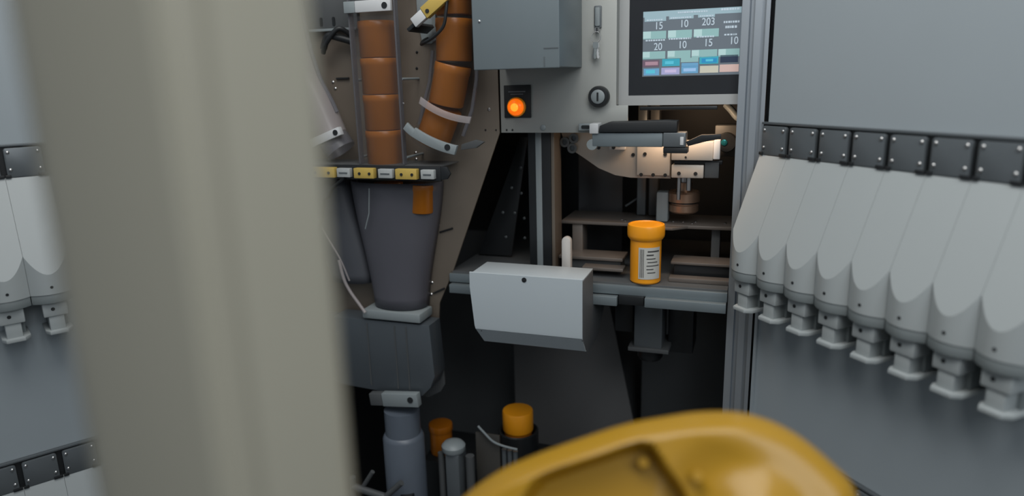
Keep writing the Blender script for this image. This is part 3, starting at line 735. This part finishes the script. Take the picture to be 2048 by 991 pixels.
MB().box(.055, .072, .16, .19, 1.187, 1.40, .002).build('guard_column', plate, t)
MB().box(.078, .095, .16, .19, 1.187, 1.40, .002).build('guard_column', darkgrey, t)
MB().cyl((.030, .18, 1.20), (.062, .18, 1.222), .0022, 8).build('guard_rod', plate, t)

# ------------------------------------------------------------------ orange vial on the table
t = thing('amber_vial', 'bright orange vial with a white printed label standing on the table', 'vial', FM, (.0950, .022, 1.0965))
vx, vy, vz = .0950, .020, 1.0970
MB().lathe([(.0245, 0), (.0265, .0025), (.0268, .080), (.024, .083)], (vx, vy, vz), n=40).build('vial_body', amber_b, t)
c = MB().lathe([(.0285, 0), (.0315, .004), (.0322, .008), (.0322, .022), (.0310, .0255), (.0285, .0262), (.0275, .0245), (.0003, .0245)], (vx, vy, vz+.077), n=44)
c.build('vial_cap', amber_b, t)
lb = MB(); n = 20
a0, a1 = radians(-108), radians(-22)
for z0, z1, r, mm, aa, ab in [(.010, .066, .0272, label_m, a0, a1)] + \
        [(.013, .063, .0275, ink, a0+.10+j*.07, a0+.10+j*.07+(.04 if j % 2 else .025)) for j in range(4)] + \
        [(.058-j*.0062, .0605-j*.0062-(0 if j < 2 else .0008), .0275, ink, a0+.52+.06*(j % 3 == 0), a1-.10-.14*((j*7) % 4)) for j in range(7)]:
    lb.use(mm); n0 = len(lb.bm.faces)
    A = []; B = []
    for k in range(n+1):
        a = aa+(ab-aa)*k/n
        A.append(lb.bm.verts.new((vx+r*cos(a), vy+r*sin(a), vz+z0))); B.append(lb.bm.verts.new((vx+r*cos(a), vy+r*sin(a), vz+z1)))
    for k in range(n): lb.bm.faces.new((A[k], A[k+1], B[k+1], B[k]))
    lb._paint(n0)
lb.build('vial_label', None, t)
solo(MB().prism(rrect(-.0555, -.0385, 1.0968, 1.1705, .0082), .012, .026, .0025),
     'guide_finger', mat('ivory_plastic', (.55, .53, .50), .4, var=.03), 'ivory round-tipped guide finger standing on the table left of the orange vial', 'finger', FM, (-.047, .02, 1.0968))

# lamp inside the bay (warm strip, top right, behind the front sheet)
lamp = thing('bay_lamp', 'warm strip lamp under the roof of the bay', 'lamp', FM, (.14, .03, 1.3925))
MB().box(.08, .205, .022, .038, 1.3925, 1.3985, .001).build('lamp_housing', blackm, lamp)
lo = FM.w(.145, .028, 1.390); tg = FM.w(.14, .060, 1.31)
area('bay_lamp_light', lo, tg, .11, .02, .29, (1, .66, .40))

# ------------------------------------------------------------------ beige column, close to the camera
def colpt(px, d):      # bearing of a picture column on the horizon, at distance d
    a = math.atan((px-1024)/1400/cos(PITCH)); return (d*sin(a), d*cos(a))
COLUMN = []
for b_, d_ in ((-33.9, .312), (-33.7, .302), (-33.2, .296), (-26.2, .2635), (-25.6, .2615), (-25.2, .2620), (-24.8, .2640), (-24.4, .2665), (-23.2, .2680), (-22.6, .2670), (-22.0, .2650),
               (-15.6, .283), (-15.1, .2855), (-14.85, .290), (-14.9, .297), (-16.5, .335), (-32.5, .345)):
    COLUMN.append((d_*sin(radians(b_)), d_*cos(radians(b_))))
solo(MB().prism(COLUMN, 0, 2.3, .0, axis='z'), 'beige_column', column, 'blurred beige folded metal column close to the camera', 'column', FW, (-.165, .27, 0))

# ------------------------------------------------------------------ yellow robot arm, close to the camera
def seg_d(p, a, b):
    ab = b-a; t_ = max(0, min(1, (p-a).dot(ab)/ab.length_squared)); return (p-(a+ab*t_)).length
def inside(p, poly):
    c = False; j = len(poly)-1
    for i in range(len(poly)):
        a, b = poly[i], poly[j]
        if (a.y > p.y) != (b.y > p.y) and p.x < (b.x-a.x)*(p.y-a.y)/(b.y-a.y)+a.x: c = not c
        j = i
    return c
def sd(p, poly):
    d = min(seg_d(p, poly[i-1], poly[i]) for i in range(len(poly)))
    return -d if inside(p, poly) else d
def smooth(a, b, x):
    t_ = max(0, min(1, (x-a)/(b-a))); return t_*t_*(3-2*t_)
FA = Frame(.1173, .4997, radians(-13.2))
TILT = Matrix.Translation((0, 0, 1.1393)) @ Matrix.Rotation(-radians(31.2), 4, 'X')      # the casting leans back
OUT = [(-.190, -.070), (-.168, -.037), (-.138, -.011), (-.109, .005), (-.071, .022), (-.034, .037), (-.001, .046), (.027, .052), (.055, .054), (.078, .050), (.097, .042), (.112, .032), (.126, .020), (.137, .009), (.142, -.004),
       (.143, -.03), (.135, -.07), (.11, -.11), (.06, -.135), (.0, -.145), (-.07, -.14), (-.14, -.12), (-.185, -.095)]
out = [Vector((v.x, v.y)) for v in catmull([(a, b, 0) for a, b in OUT+[OUT[0]]], 6)[:-1]]
POCKET = [Vector(v) for v in ((-.112, -.050), (-.106, -.026), (-.098, -.013), (-.085, -.006), (-.051, .008), (-.020, .0215), (-.012, .020), (.0, .004), (.012, -.010), (.022, -.03), (.03, -.09), (-.03, -.11), (-.10, -.09))]
BUMP = Vector((.064, -.030))
robot = thing('robot_arm', 'blurred glossy yellow robot arm rising in the foreground', 'robot arm', FA, (.02, .06, 0))
mb = MB(); ctr = Vector((-.015, -.045)); rings = []
NR = 60
for j in range(NR+1):
    ring_ = []
    for o_ in out:
        p2 = ctr+(o_-ctr)*(j/NR)
        d = -sd(p2, out) if j < NR else 0
        R_ = .016+.030*smooth(.0, .09, p2.x)                                   # wider rounding on the right
        e = min(1, d/R_); h = R_*.8*(math.sqrt(max(0, 1-(1-e)**2)))
        h += .012*(1-smooth(.0, .09, p2.x))*smooth(0, .02, d)
        h -= .026*(1-smooth(-.0035, .003, sd(p2, POCKET)))
        rb = (p2-BUMP).length
        h -= .007*(1-smooth(.045, .075, rb))
        h += .013*(1-smooth(.010, .046, rb))
        ring_.append(mb.bm.verts.new((p2.x, -h, p2.y)))
        if j == 0: break
    rings.append(ring_)
n = len(out)
for k in range(n): mb.bm.faces.new((rings[0][0], rings[1][k], rings[1][(k+1) % n]))
for a, b in zip(rings[1:], rings[2:]):
    for k in range(n): mb.bm.faces.new((a[k], b[k], b[(k+1) % n], a[(k+1) % n]))
prev = rings[-1]
for dd, sc_ in ((.02, 1.0), (.04, .985), (.055, .93), (.060, .85)):
    cur = [mb.bm.verts.new((ctr.x+(o_.x-ctr.x)*sc_, dd, ctr.y+(o_.y-ctr.y)*sc_)) for o_ in out]
    for k in range(n): mb.bm.faces.new((prev[k], cur[k], cur[(k+1) % n], prev[(k+1) % n]))
    prev = cur
mb.bm.faces.new(prev)
bmesh.ops.transform(mb.bm, matrix=TILT, verts=mb.bm.verts[:])
ec = mb.build('elbow_casting', yellow, robot)
ec.data.polygons.foreach_set('use_smooth', [True]*len(ec.data.polygons))
for bx_, by_, hh in ((-.017, .008, -.004), (.024, .001, -.024)):
    a_ = TILT @ Vector((bx_, hh, by_)); b_ = TILT @ Vector((bx_, hh-.008, by_))
    MB().cyl(a_, b_, .0045, 16, .001).build('casting_boss', yellow, robot)
MB().prism([(-.07, .34), (-.060, 1.02), (.07, 1.02), (.11, .34)], .005, .070, .012, 3).build('lower_link', yellow, robot)
MB().lathe([(.11, 0), (.11, .05), (.085, .07), (.085, .32), (.075, .36)], (.02, .04, .0), n=40).build('robot_base', yellow, robot)
